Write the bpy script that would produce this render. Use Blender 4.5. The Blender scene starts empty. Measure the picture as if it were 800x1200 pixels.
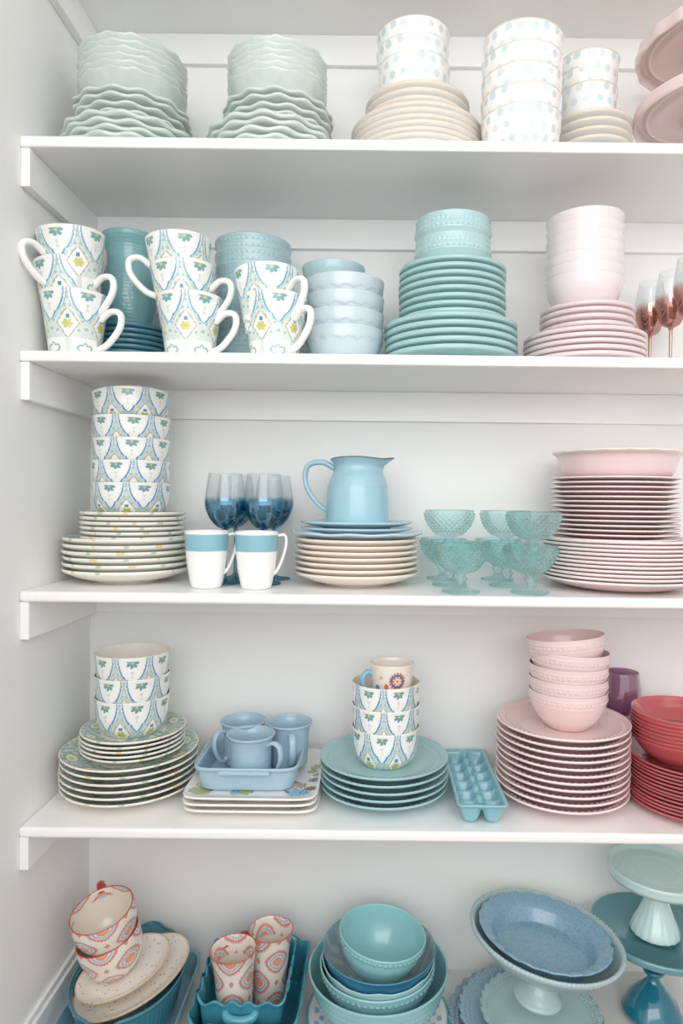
import bpy, math, random
from mathutils import Vector, Matrix
random.seed(7)
PI = math.pi
sc = bpy.context.scene
COL = sc.collection

# ------------------------------------------------------------------ camera model
F = 790.0; PX = 438.0; PY = 600.0; D = 1.215; CZ = 1.0723
PITCH = math.radians(1.015); ROLL = math.radians(0.65)
M = Matrix.Rotation(PI/2 - PITCH, 3, 'X') @ Matrix.Rotation(ROLL, 3, 'Z')
def at(px, py, Y):
    """world X and Z of what the photo shows at (px, py), if it stands at depth Y"""
    r = M @ Vector((px - PX, PY - py, -F))
    s = (Y + D) / r.y
    return r.x * s, CZ + r.z * s
def wx(px, py, Y): return at(px, py, Y)[0]
def wz(px, py, Y): return at(px, py, Y)[1]

cam = bpy.data.cameras.new('camera'); co = bpy.data.objects.new('camera', cam); COL.objects.link(co)
co.matrix_world = Matrix.Translation((0, -D, CZ)) @ M.to_4x4()
cam.sensor_fit = 'VERTICAL'; cam.sensor_height = 36.0; cam.lens = 36.0 * F / 1200.0
cam.shift_x = (400 - PX) / 1200.0
cam.clip_start = 0.02
sc.camera = co

# ------------------------------------------------------------------ colours and materials
def lin(c):
    return tuple(((v/255) / 12.92 if v/255 <= .04045 else ((v/255 + .055) / 1.055) ** 2.4) for v in c)
MATS = {}
def bsdf(name):
    m = bpy.data.materials.new(name); m.use_nodes = True
    return m, m.node_tree, m.node_tree.nodes['Principled BSDF']
def mat(name, c=None, rough=.22, coat=.35, spec=.5, noise=None, bump=0, sss=0):
    """glazed ceramic or paint; c None reads the painted pattern stored on the mesh"""
    if name in MATS: return MATS[name]
    m, nt, b = bsdf(name)
    b.inputs['Roughness'].default_value = rough
    b.inputs['Coat Weight'].default_value = coat
    b.inputs['Coat Roughness'].default_value = .08
    b.inputs['Specular IOR Level'].default_value = spec
    if c is None:
        a = nt.nodes.new('ShaderNodeAttribute'); a.attribute_name = 'paint'
        nt.links.new(a.outputs['Color'], b.inputs['Base Color'])
    elif noise:
        c2, sc_, lo, hi = noise
        tc = nt.nodes.new('ShaderNodeTexCoord'); n = nt.nodes.new('ShaderNodeTexNoise')
        n.inputs['Scale'].default_value = sc_; n.inputs['Detail'].default_value = 3
        rp = nt.nodes.new('ShaderNodeValToRGB')
        rp.color_ramp.elements[0].position = lo; rp.color_ramp.elements[0].color = (*lin(c), 1)
        rp.color_ramp.elements[1].position = hi; rp.color_ramp.elements[1].color = (*lin(c2), 1)
        nt.links.new(tc.outputs['Object'], n.inputs['Vector'])
        nt.links.new(n.outputs['Fac'], rp.inputs['Fac'])
        nt.links.new(rp.outputs['Color'], b.inputs['Base Color'])
    else:
        b.inputs['Base Color'].default_value = (*lin(c), 1)
    if bump:
        tc = nt.nodes.new('ShaderNodeTexCoord'); n = nt.nodes.new('ShaderNodeTexNoise')
        n.inputs['Scale'].default_value = 260 if bump < 0 else 14
        n.inputs['Detail'].default_value = 4
        bp = nt.nodes.new('ShaderNodeBump'); bp.inputs['Strength'].default_value = abs(bump)
        bp.inputs['Distance'].default_value = .002
        nt.links.new(tc.outputs['Object'], n.inputs['Vector'])
        nt.links.new(n.outputs['Fac'], bp.inputs['Height'])
        nt.links.new(bp.outputs['Normal'], b.inputs['Normal'])
    MATS[name] = m
    return m
def glass_mat(name, tint, body=None, bodyfac=0.0, rough=.03, gloss=1.0, ior=1.5):
    """thin coloured glass: lets light through, reflects by Fresnel, and may hold some milky colour"""
    if name in MATS: return MATS[name]
    m = bpy.data.materials.new(name); m.use_nodes = True; nt = m.node_tree; nt.nodes.clear()
    o = nt.nodes.new('ShaderNodeOutputMaterial'); mx = nt.nodes.new('ShaderNodeMixShader')
    tr = nt.nodes.new('ShaderNodeBsdfTransparent'); tr.inputs[0].default_value = (*tint, 1)
    gl = nt.nodes.new('ShaderNodeBsdfGlossy'); gl.inputs['Roughness'].default_value = rough
    lw = nt.nodes.new('ShaderNodeLayerWeight'); lw.inputs['Blend'].default_value = .5
    pw = nt.nodes.new('ShaderNodeMath'); pw.operation = 'POWER'; pw.inputs[1].default_value = 3.5
    mu = nt.nodes.new('ShaderNodeMath'); mu.operation = 'MULTIPLY_ADD'; mu.inputs[1].default_value = .55*gloss; mu.inputs[2].default_value = .04*gloss; mu.use_clamp = True
    nt.links.new(lw.outputs['Facing'], pw.inputs[0]); nt.links.new(pw.outputs[0], mu.inputs[0]); nt.links.new(mu.outputs[0], mx.inputs[0])
    src = tr.outputs[0]
    if body:
        df = nt.nodes.new('ShaderNodeBsdfDiffuse'); df.inputs[0].default_value = (*lin(body), 1)
        tl = nt.nodes.new('ShaderNodeBsdfTranslucent'); tl.inputs[0].default_value = (*lin(body), 1)
        m2 = nt.nodes.new('ShaderNodeMixShader'); m2.inputs[0].default_value = .5
        nt.links.new(df.outputs[0], m2.inputs[1]); nt.links.new(tl.outputs[0], m2.inputs[2])
        m3 = nt.nodes.new('ShaderNodeMixShader'); m3.inputs[0].default_value = bodyfac
        nt.links.new(tr.outputs[0], m3.inputs[1]); nt.links.new(m2.outputs[0], m3.inputs[2]); src = m3.outputs[0]
    nt.links.new(src, mx.inputs[1]); nt.links.new(gl.outputs[0], mx.inputs[2])
    nt.links.new(mx.outputs[0], o.inputs[0])
    MATS[name] = m
    return m
def dipped_glass(name, metal, z0, z1, fac=.62):
    """clear glass above, mirror-lustre coating below, fading between heights z0 and z1"""
    if name in MATS: return MATS[name]
    m = glass_mat(name, (.965, .975, .98), rough=.02, gloss=1.1); nt = m.node_tree
    o = [n for n in nt.nodes if n.type == 'OUTPUT_MATERIAL'][0]; clear = o.inputs[0].links[0].from_socket
    me = nt.nodes.new('ShaderNodeBsdfGlossy'); me.inputs[0].default_value = (*lin(metal), 1); me.inputs['Roughness'].default_value = .08
    tr = nt.nodes.new('ShaderNodeBsdfTransparent'); tr.inputs[0].default_value = (*[.35 + .65*v for v in lin(metal)], 1)
    mm = nt.nodes.new('ShaderNodeMixShader'); mm.inputs[0].default_value = fac
    nt.links.new(tr.outputs[0], mm.inputs[1]); nt.links.new(me.outputs[0], mm.inputs[2])
    tc = nt.nodes.new('ShaderNodeTexCoord'); sx = nt.nodes.new('ShaderNodeSeparateXYZ')
    mr = nt.nodes.new('ShaderNodeMapRange'); mr.inputs[1].default_value = z0; mr.inputs[2].default_value = z1
    mr.interpolation_type = 'SMOOTHSTEP'
    mx = nt.nodes.new('ShaderNodeMixShader')
    nt.links.new(tc.outputs['Object'], sx.inputs[0]); nt.links.new(sx.outputs[2], mr.inputs[0])
    nt.links.new(mr.outputs[0], mx.inputs[0]); nt.links.new(mm.outputs[0], mx.inputs[1]); nt.links.new(clear, mx.inputs[2])
    nt.links.new(mx.outputs[0], o.inputs[0])
    return m

# ------------------------------------------------------------------ geometry
def sm(pts, n):
    """smooth curve through the points, n samples evenly spaced"""
    P = [Vector(p) for p in pts]
    dense = []
    for i in range(len(P) - 1):
        a = P[i-1] if i else P[0]*2 - P[1]
        b, c = P[i], P[i+1]
        d = P[i+2] if i + 2 < len(P) else P[-1]*2 - P[-2]
        for k in range(24):
            t = k / 24
            dense.append(.5*((2*b) + (c-a)*t + (2*a-5*b+4*c-d)*t*t + (3*b-a-3*c+d)*t**3))
    dense.append(P[-1])
    L = [0]
    for i in range(1, len(dense)): L.append(L[-1] + (dense[i]-dense[i-1]).length)
    out = []; j = 0
    for k in range(n):
        s = L[-1]*k/(n-1)
        while j < len(L)-2 and L[j+1] < s: j += 1
        w = (s-L[j]) / max(1e-9, L[j+1]-L[j])
        out.append(tuple(dense[j].lerp(dense[j+1], min(1, w))))
    return out
def mk(name, vs, fs, cols=None):
    me = bpy.data.meshes.new(name); me.from_pydata(vs, [], fs)
    me.polygons.foreach_set('use_smooth', [True]*len(me.polygons))
    if cols:
        a = me.color_attributes.new('paint', 'FLOAT_COLOR', 'POINT')
        flat = []
        for c in cols: flat.extend((*c, 1.0))
        a.data.foreach_set('color', flat)
    me.update()
    return me
def lathe(name, prof, seg=72, f=None, col=None, sup=None, sx=1, sy=1):
    """turn a profile of (radius, height, side) round the axis; f bends it, col paints it, sup squares it off"""
    vs, fs, cols = [], [], []
    lc = {}
    rows = []
    for i, p in enumerate(prof):
        r, z, tag = p
        if r < 1e-5:
            rows.append([len(vs)]); vs.append((0, 0, z))
            if col: cols.append(lin(col(0, 0, z, tag)))
            continue
        row = []
        for k in range(seg):
            th = 2*PI*k/seg; rr, zz = r, z
            if f: rr, zz = f(th, r, z, tag)
            if sup: rr *= 1/((abs(math.cos(th))**sup + abs(math.sin(th))**sup)**(1/sup))
            row.append(len(vs)); vs.append((rr*math.cos(th)*sx, rr*math.sin(th)*sy, zz))
            if col:
                c = col(th, r, z, tag)
                if c not in lc: lc[c] = lin(c)
                cols.append(lc[c])
        rows.append(row)
    for a, b in zip(rows, rows[1:]):
        if len(a) == 1 and len(b) == 1: continue
        for k in range(seg):
            k2 = (k+1) % seg
            if len(a) == 1: fs.append((a[0], b[k2], b[k]))
            elif len(b) == 1: fs.append((a[k], a[k2], b[0]))
            else: fs.append((a[k], a[k2], b[k2], b[k]))
    return mk(name, vs, fs, cols if col else None)
def vessel(out, t, n=28, foot=.003, floor=None, ni=None, lip=1.0):
    """closed wall of thickness t around an outer outline that runs from foot to rim"""
    o = sm([(*p, 0) for p in out], n); o = [(p[0], p[1]) for p in o]
    rf = o[0][0]; fl = floor if floor is not None else foot + t
    pr = [(0, foot, 0), (rf*.80, foot, 0), (rf*.84, foot*.3, 0), (rf*.88, 0, 0), (rf*.97, 0, 0)]
    pr += [(p[0], p[1], 0) for p in o[1:]] if o[0][1] == 0 else [(p[0], p[1], 0) for p in o]
    N = []
    for i in range(len(o)):
        a, b = o[max(0, i-1)], o[min(len(o)-1, i+1)]
        dx, dz = b[0]-a[0], b[1]-a[1]; l = math.hypot(dx, dz) or 1
        N.append((-dz/l, dx/l))
    R, H = o[-1]; nx, nz = N[-1]; tx, tz = nz, -nx
    pr += [(R + nx*t*.2 + tx*t*.35*lip, H + nz*t*.2 + tz*t*.35*lip, 1),
           (R + nx*t*.5 + tx*t*.5*lip, H + nz*t*.5 + tz*t*.5*lip, 1),
           (R + nx*t*.8 + tx*t*.35*lip, H + nz*t*.8 + tz*t*.35*lip, 1)]
    last = None
    st = max(1, len(o)//ni) if ni else 1
    for i in range(len(o)-1, -1, -1):
        if (len(o)-1-i) % st: continue
        r, z = o[i][0] + N[i][0]*t, o[i][1] + N[i][1]*t
        if z < fl + .0006 or r < .002: break
        pr.append((r, z, 2)); last = (r, z)
    r = last[0]
    pr += [(r*.96, fl + .0002, 2), (r*.7, fl, 2), (r*.35, fl, 2), (0, fl, 2)]
    return pr
def plate_prof(R, p, rise, t, rf=.52, rw=.62, e=1.5, pn=12, rimt=1.0):
    n = pn
    """plate whose well lies p above its foot, so plates stack p apart; rim rises by rise"""
    def zu(r): return p if r <= rw*R else p + rise*((r/R - rw)/(1 - rw))**e
    pr = [(0, p-t, 0), (rf*R-.004, p-t, 0), (rf*R-.003, 0, 0), (rf*R, 0, 0), (rf*R+.002, p-t, 0)]
    rs = [rf*R + .004 + (R-.0012 - rf*R - .004)*k/(n-1) for k in range(n)]
    pr += [(r, zu(r)-t, 0) for r in rs]
    h = t*rimt
    pr += [(R-.0003, zu(R)-h*.82, 1), (R, zu(R)-h*.5, 1), (R-.0003, zu(R)-h*.18, 1)]
    pr += [(r, zu(r), 2) for r in reversed(rs)]
    pr += [(rs[0]*.7, p, 2), (rs[0]*.35, p, 2), (0, p, 2)]
    return pr
def sweep(name, path, rad, n=26, seg=12, flat=1.0, col=None):
    """tube along a smooth path lying in the XZ plane; flat widens it across"""
    P = [Vector(p) for p in sm(path, n)]
    vs, fs = [], []
    for i, p in enumerate(P):
        T = (P[min(i+1, n-1)] - P[max(i-1, 0)]).normalized()
        B = Vector((0, 1, 0)); 
        Nn = T.cross(B).normalized()
        r = rad(i/(n-1)) if callable(rad) else rad
        for k in range(seg):
            a = 2*PI*k/seg
            vs.append(tuple(p + Nn*math.cos(a)*r + B*math.sin(a)*r*flat))
    for i in range(n-1):
        for k in range(seg):
            k2 = (k+1) % seg
            fs.append((i*seg+k, i*seg+k2, (i+1)*seg+k2, (i+1)*seg+k))
    fs.append(tuple(range(seg-1, -1, -1))); fs.append(tuple((n-1)*seg+k for k in range(seg)))
    return mk(name, vs, fs, [lin(col)]*len(vs) if col else None)
def box(name, x0, x1, y0, y1, z0, z1, bev=.0):
    import bmesh
    bm = bmesh.new(); bmesh.ops.create_cube(bm, size=1)
    for v in bm.verts:
        v.co = ((x0+x1)/2 + v.co.x*(x1-x0), (y0+y1)/2 + v.co.y*(y1-y0), (z0+z1)/2 + v.co.z*(z1-z0))
    if bev: bmesh.ops.bevel(bm, geom=bm.edges[:], offset=bev, segments=3, affect='EDGES', profile=.5)
    me = bpy.data.meshes.new(name); bm.to_mesh(me); bm.free()
    return me
def link(name, me, m, parent=None, loc=None, rot=None):
    o = bpy.data.objects.new(name, me); COL.objects.link(o)
    if m and not me.materials: me.materials.append(m)
    if parent: o.parent = parent
    if loc: o.location = loc
    if rot: o.rotation_euler = rot
    return o
def tag(o, label, cat, group=None):
    o['label'] = label; o['category'] = cat
    if group: o['group'] = group
    return o
def thing(name, label, cat, loc, rot=(0, 0, 0), group=None):
    o = bpy.data.objects.new(name, None); COL.objects.link(o); o.location = loc; o.rotation_euler = rot
    o.empty_display_size = .02
    return tag(o, label, cat, group)
def dup(root, loc, rot, label, group=None):
    r = root.copy(); COL.objects.link(r); r.location = loc; r.rotation_euler = rot; tag(r, label, root['category'], group)
    for ch in list(root.children):
        c = ch.copy(); COL.objects.link(c); c.parent = r
    return r
ORD = ['topmost', 'second from top', 'third from top', 'fourth from top', 'fifth from top', 'sixth from top', 'seventh from top',
       'eighth from top', 'ninth from top', 'tenth from top', 'eleventh from top', 'twelfth from top', 'thirteenth from top',
       'fourteenth from top', 'fifteenth from top', 'sixteenth from top']

def nestfit(pts, H, pit, t, gap=.0005):
    """thin the wall, and if need be open the outline, until one bowl fits in the next at this spacing"""
    for q in range(0, 11):
        P = [(r + (pts[-1][0]*(.62 + .38*z/H) - r)*q*.09 if z > 0 else r, z) for r, z in pts]
        o = [(a[0], a[1]) for a in sm([(*p, 0) for p in P], 60)]
        tt = t
        while tt >= .0011:
            inn = []
            for i in range(len(o)):
                a, b = o[max(0, i-1)], o[min(len(o)-1, i+1)]
                dx, dz = b[0]-a[0], b[1]-a[1]; l = math.hypot(dx, dz) or 1
                inn.append((o[i][0] - dz/l*tt, o[i][1] + dx/l*tt))
            ok = pit > .0035 + tt
            for r, z in o:
                h = z + pit
                if h > H + .001: break
                for (r0, h0), (r1, h1) in zip(inn, inn[1:]):
                    if h0 <= h <= h1:
                        if r + gap > r0 + (r1-r0)*(h-h0)/max(1e-9, h1-h0): ok = False
                        break
            if ok: return P, tt
            tt -= .0002
    print('NESTFIT failed', pts[-1], H, pit)
    return P, .0011
class Stack:
    """dishes piled on one another, from the shelf upwards"""
    def __init__(s, px, Y, z): s.px, s.Y, s.z, s.py0 = px, Y, z, None
    def put(s, name, cat, group, desc, where, me, m, zs, X, dY=0, tilts={}, spin=True, jit=.0012):
        n = len(zs); first = None
        for i, z in enumerate(zs):
            lab = '%s, %s %s' % (desc, ORD[n-1-i], where) if n > 1 else '%s %s' % (desc, where)
            rx, ry = tilts.get(n-1-i, (0, 0))
            loc = (X + random.uniform(-jit, jit), s.Y + dY + random.uniform(-jit, jit), z)
            rot = (math.radians(rx), math.radians(ry), random.uniform(0, 6.28) if spin else random.uniform(-.03, .03))
            if first is None: first = o = link(name, me, m)
            else: o = first.copy(); COL.objects.link(o)
            o.location, o.rotation_euler = loc, rot
            tag(o, lab, cat, group)
    def plates(s, name, desc, where, group, m, R, n, top, px=None, t=.004, rise=.014, f=None, col=None, seg=80, jit=.0012, spin=True, **kw):
        px = px or s.px; k0 = F/(D+s.Y); R = R/k0
        X, zt = at(px, top, s.Y - R); X = wx(px, top, s.Y)
        p = (zt - s.z - rise)/n
        me = lathe(name, plate_prof(R, p, rise, min(t, p*.8), **kw), seg, f and f(R), col and col(R))
        s.put(name, 'plate', group, desc, where, me, m, [s.z + .0002 + i*(p+.0001) for i in range(n)], X, jit=jit, spin=spin)
        s.z += n*(p+.0001) + .0004
        return s
    def bowls(s, name, desc, where, group, m, R, low, top, n, gap=None, px=None, shape=None, t=.003, f=None, col=None, seg=80, rows=26,
              tilts={}, foot=.55, hide=0, cat='bowl', spin=True):
        """low: photo row of the lowest rim's front, top: that of the topmost rim"""
        px = px or s.px; k0 = F/(D+s.Y); R = R/k0
        X = wx(px, top, s.Y)
        z1, z0 = wz(px, top, s.Y-R), wz(px, low, s.Y-R)
        H = z0 - s.z; pit = (z1-z0)/(n-1) if n > 1 else 0
        sh = shape or [(foot, 0), (foot+.04, .03), (.76, .22), (.90, .5), (.965, .78), (1, 1)]
        pts = [(a*R, b*H) for a, b in sh]
        if n > 1: pts, t = nestfit(pts, H, pit, t, gap or (.0022 if tilts else .0007))
        prof = vessel(pts, t, rows, foot=.003)
        me = lathe(name, prof, seg, f and f(R, H), col and col(R, H))
        s.put(name, cat, group, desc, where, me, m, [s.z + .0003 + i*pit + R*math.sin(math.radians(max(map(abs, tilts.get(n-1-i, (0, 0))))))*.55 for i in range(n)], X, tilts=tilts, spin=spin, jit=.0003)
        s.top, s.H, s.R, s.X = s.z + (n-1)*pit, H, R, X
        s.z = s.top + .003 + t + .0008
        return s

# ------------------------------------------------------------------ painted patterns (functions of angle and height)
def fr(x): return x - math.floor(x)
WHITE = (247, 247, 244)
def ogee(u, v, blue=(64, 144, 192), field=(202, 216, 210), flower=(112, 160, 166), yl=(196, 196, 112)):
    """u counts repeats round the piece, v runs from rim (0) to foot (1)"""
    c = fr(u) - .5; a = abs(c)
    if v < .55: w = .42*math.sqrt(max(0, 1 - (v/.64)**2))
    else: w = .185*math.sqrt(max(0, 1 - (v-.55)/.20))
    if v < .77:
        if abs(a - w) < .016 + .016*min(1, v*2.2): return blue if v > .12 else (140, 184, 206)
        if a < w:
            dx, dy = c/.17, (v-.12)/.14
            r = math.hypot(dx, dy); ph = math.atan2(dy, dx)
            if r < .26: return (222, 208, 120)
            if dy > -.35 and r < .70 + .42*abs(math.cos(3.5*ph+.2)): return flower if math.cos(7*ph+.4) > -.82 else (150, 190, 196)
            if v > .34 and v < .52 and a < .035 + .02*math.cos((v-.34)*30): return (214, 226, 226)
            return WHITE
        if a - w < .055: return WHITE
        if a - w < .085: return (176, 196, 192)
    b = .5 - a
    if v > .48:
        wv = .30 - abs(v-.84)*.80
        if abs(b-wv) < .016: return (172, 160, 148)
        if b < wv:
            dx, dy = b/.16, (v-.86)/.13
            r = math.hypot(dx, dy); ph = math.atan2(dy, dx)
            if r < .3: return (224, 190, 88)
            if r < .66 + .34*abs(math.cos(3*ph)): return yl
            if abs(dx) < .3 and -1.7 < dy < -1.0: return (74, 140, 190)
            return WHITE
    k = math.sin(2*PI*(b*3.1 + v*1.3)) * math.sin(2*PI*(v*3.3 - b*2.0))
    if k > .55: return (222, 226, 214)
    if k < -.62: return (168, 196, 190)
    return field
def ogee_col(nrep, top=0.0, light=False):
    def mkc(R, H):
        kw = dict(blue=(104, 172, 200), field=(220, 231, 226), flower=(116, 170, 176), yl=(204, 208, 128)) if light else {}
        def c(th, r, z, tg):
            if tg != 0: return (240, 236, 228)
            v = 1 - z/H
            if light:
                v *= 1.62
                if v > 1.2:
                    a = abs(fr(th/(2*PI)*nrep) - .5)
                    q = math.hypot(a/.24, (v-1.46)/.16); ph = math.atan2(v-1.46, a)
                    return (150, 186, 180) if abs(q - .55 - .4*abs(math.cos(2*ph+.3))) < .14 else (WHITE if a < .42 else (216, 228, 222))
            if v > .985 and not light: return (240, 238, 232)
            return ogee(th/(2*PI)*nrep, v, **kw)
        return c
    return mkc
def ikat(u, v):
    best = None
    for du, dv in ((0, 0), (.5, .5)):
        a, b = abs(fr(u+du)-.5)*.88, abs(fr(v+dv)-.5)*1.0
        d = (a**1.5 + b**1.5)**(1/1.5)*1.0
        if best is None or d < best[0]: best = (d, math.atan2(b, a))
    d, ph = best
    jag = .014*math.cos(ph*28)
    if d < .075: return (236, 166, 116)
    if d < .118: return (232, 150, 124)
    if d < .145: return (238, 230, 220)
    if d < .190: return (160, 188, 204)
    if d < .216: return (238, 230, 220)
    if d < .285 + jag: return (214, 148, 136)
    a, b = abs(fr(u+.5)-.5), abs(fr(v)-.5)
    a2, b2 = abs(fr(u)-.5), abs(fr(v+.5)-.5)
    if a*1.3 + b < .085 or a2*1.3 + b2 < .085: return (216, 150, 140)
    return (239, 229, 218)
def ikat_col(nu, nv, red=(190, 82, 70)):
    def mkc(R, H):
        def c(th, r, z, tg):
            if tg == 1: return red
            if tg == 2: return ikat(th/(2*PI)*nu + .5, (1-z/H)*nv + .1) if z > H*.76 else (238, 230, 218)
            return ikat(th/(2*PI)*nu, (1-z/H)*nv)
        return c
    return mkc
def dots_col(pitch=.0245, dot=(208, 222, 227)):
    def mkc(R, H):
        nrep = max(6, round(2*PI*R*.97/pitch)); cells = {}
        rnd = random.Random(3)
        for j in range(-1, 30):
            for k in range(nrep): cells[(k, j)] = (rnd.uniform(-.12, .12), rnd.uniform(-.12, .12), rnd.uniform(.25, .31), rnd.random())
        def c(th, r, z, tg):
            if tg == 1 or (tg == 0 and z > H-.0022): return (222, 212, 200)
            if tg == 2: return (244, 242, 238)
            u, v = th/(2*PI)*nrep, (H-z)/pitch + .08
            j = int(v); uu = u + (.5 if j % 2 else 0); k = int(uu) % nrep
            ox, oy, rr, q = cells[(k, j)]
            if math.hypot(fr(uu)-.5-ox, fr(v)-.5-oy) < rr: return dot if q > .4 else (220, 230, 233)
            return (249, 248, 246)
        return c
    return mkc
def vein(x, y, s):
    return math.sin(x*s + 2.1*math.sin(y*s*.7+1)) * math.sin(y*s*1.1 + 1.7*math.sin(x*s*.8))
def painted_plate(R):
    """cream plate with a leafy green and grey-blue border"""
    def c(th, r, z, tg):
        if tg == 0: return (244, 240, 230)
        u = th/(2*PI)
        if tg == 1: 
            k = math.sin(u*2*PI*7) + .6*math.sin(u*2*PI*19)
            return (236, 210, 146) if k > 1.35 else ((190, 204, 178) if k < -1.3 else (246, 242, 234))
        q = r/R
        if q > .975: return (245, 241, 232)
        a = fr(u*8)-.5; b = (q-.82)/.16
        if q > .62:
            d = math.hypot(a*2.3, b)
            if d < .24: return (226, 206, 140)
            if abs(d - .62) < .10: return (160, 188, 146)
            if d < .5: return (242, 240, 232)
            k = vein(r*math.cos(th), r*math.sin(th), 150)
            return (170, 192, 198) if k > .12 else ((216, 222, 216) if k > -.40 else (150, 180, 158))
        k = vein(r*math.cos(th), r*math.sin(th), 120)
        return (160, 186, 196) if k > .3 else (236, 236, 228)
    return c
def rim_tint(body, rimc):
    def mkc(R, H=None):
        def c(th, r, z, tg): return rimc if (tg == 1 or r > R*.992) else body
        return c
    return mkc

# bends: wavy rims, beads, ribs
def wavy(n, ar, az, n2=0):
    def mkf(R, H=None):
        def f(th, r, z, tg):
            w = max(0, (r/R - .55)/.45)**2
            s = math.cos(n*th) + (.45*math.cos(2*n*th) if n2 else 0)
            return r + ar*w*s, z + az*w*(s if not n2 else math.cos(n*th+.6))
        return f
    return mkf
def wavy_bowl(n, ar, az):
    def mkf(R, H):
        def f(th, r, z, tg):
            w = max(0, z/H - .3)**2*2
            s = math.cos(n*th) + .4*math.cos(2*n*th)
            return r + ar*w*s, z + az*w*s
        return f
    return mkf
def beads(n, zb, wd=.0022, amp=.0011, extra=()):
    def mkf(R, H):
        rows = [(q*H, wd, amp) for q in (zb if isinstance(zb, tuple) else (zb,))]
        def f(th, r, z, tg):
            if tg == 2: return r, z
            for q, w, a in rows:
                d = abs(z-q)
                if d < w: r += a*max(0, math.cos(n*th))**.5*math.sqrt(1-(d/w)**2)
            for q in extra:
                d = abs(z-q*H)
                if d < .0016: r += .0006
            return r, z
        return f
    return mkf
def plate_beads(n, q=.965, amp=.0009):
    def mkf(R):
        def f(th, r, z, tg):
            if tg and abs(r/R - q) < .02: z += amp*(.4 + max(0, math.cos(n*th)))
            return r, z
        return f
    return mkf
def lace(n):
    def mkf(R, H):
        def f(th, r, z, tg):
            if tg == 0:
                v = z/H; edge = .60 + .09*abs(math.cos(n*th/2))
                if v > edge and v < .93:
                    r += .0015 + .0012*math.sin(n*3*th)*math.sin(z*1400)
                if v > .93: r += .0016
            return r, z
        return f
    return mkf
def rect_wave(n, amp):
    def f0(R, H):
        def f(th, r, z, tg):
            w = max(0, (z/H-.55)/.45)**1.5
            return r*(1 + .015*w*math.cos(n*th+1)), z + amp*w*math.cos(n*th)
        return f
    return f0

# ------------------------------------------------------------------ the pantry
paint = mat('white_wall_paint', (244, 244, 242), rough=.55, coat=0, spec=.3, bump=.12)
shelfm = mat('white_shelf_paint', (249, 249, 248), rough=.35, coat=.1)
XL = wx(22, 430, 0); XR = 1.22; YB = .31; ZC = 2.62
def structure(name, me, m):
    o = link(name, me, m); o['kind'] = 'structure'; return o
structure('wall_back', box('wall_back', XL-.1, XR+.1, YB, YB+.1, 0, ZC), paint)
structure('wall_left', box('wall_left', XL-.1, XL, -1.1, YB, 0, ZC), paint)
structure('wall_right', box('wall_right', XR, XR+.1, -1.1, YB, 0, ZC), paint)
structure('ceiling', box('ceiling', XL-.1, XR+.1, -1.1, YB+.1, ZC, ZC+.1), paint)
structure('floor', box('floor', XL-.1, XR+.1, -.12, YB+.1, -.1, 0), mat('pale_floor_paint', (226, 222, 217), rough=.4, coat=0))
bounce_floor = mat('warm_bounce_floor', (132, 102, 78), rough=.35, coat=0, noise=((108, 82, 62), 5, .35, .65))
structure('floor', box('floor', -2.6, 3.0, -4.2, -.1205, -.1, -.002), bounce_floor)  # unseen floor before the pantry, added dark and warm to shape bounced light
# stepped baseboard along the side wall
bb = box('baseboard_left', XL, XL+.013, -1.1, YB, 0, .078, .002)
structure('baseboard_left', bb, shelfm)
structure('trim_1', box('trim_1', XL, XL+.008, -1.1, YB, .0782, .094, .003), shelfm)
structure('trim_2', box('trim_2', XL+.0132, XL+.024, -1.1, YB, 0, .022, .005), shelfm)

BOT = [wz(438, y, 0) for y in (175.9, 427.6, 710.4, 987.2)]
TH = .0195
BOT = [BOT[0] + .405] + BOT
SH = []
where_sh = ['the highest, cut off by the top of the photo', 'carrying sage plates and dotted bowls', 'carrying patterned mug stacks and wine glasses with pink bowls',
            'carrying the blue pitcher and glass coupes', 'carrying the egg tray and square plates']
for i, zb in enumerate(BOT):
    root = thing('pantry_shelf', 'white painted pantry shelf, ' + where_sh[i], 'shelf', (XL, 0, zb), group='white pantry shelves')
    def loc(me): 
        for v in me.vertices: v.co = (v.co.x - XL, v.co.y, v.co.z - zb)
        return me
    b = .0035 if i < 3 else .006
    link('shelf_board', loc(box('shelf_board', XL+.0004, XR-.0004, 0, YB-.0004, zb, zb+TH, b)), shelfm, root)
    link('side_cleat', loc(box('side_cleat', XL+.0004, XL+.017, .004, YB-.0004, zb-.069+(.008 if i == 4 else 0), zb-.0002, .0015)), shelfm, root)
    link('side_cleat', loc(box('side_cleat', XR-.017, XR-.0004, .004, YB-.0004, zb-.069, zb-.0002, .0015)), shelfm, root)
    link('back_cleat', loc(box('back_cleat', XL+.0172, XR-.0172, YB-.0125, YB-.0004, zb-.066, zb-.0002, .001)), shelfm, root)
    SH.append(zb + TH)
S1, S2, S3, S4 = SH[1:]
YB -= .0

# ------------------------------------------------------------------ glazes
sage = mat('sage_glaze', (212, 222, 216), noise=((202, 214, 208), 30, .4, .7))
cream = mat('cream_glaze', (243, 238, 228))
painted = mat('painted_glaze', None)
aqua = mat('aqua_glaze', (168, 205, 206))
aqua_pale = mat('pale_aqua_glaze', (184, 214, 216))
bluebowl = mat('grey_blue_glaze', (176, 204, 210))
lacem = mat('ice_blue_glaze', (206, 220, 227))
teal = mat('deep_teal_glaze', (84, 136, 154), rough=.18)
tealjug = mat('teal_jug_glaze', (132, 180, 184), rough=.15)
pinkp = mat('pink_plate_glaze', (231, 213, 213))
pinkb = mat('blush_bowl_glaze', (240, 229, 229))
rose = mat('rose_glaze', (240, 216, 214))
whitec = mat('white_glaze', (250, 249, 246))

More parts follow.
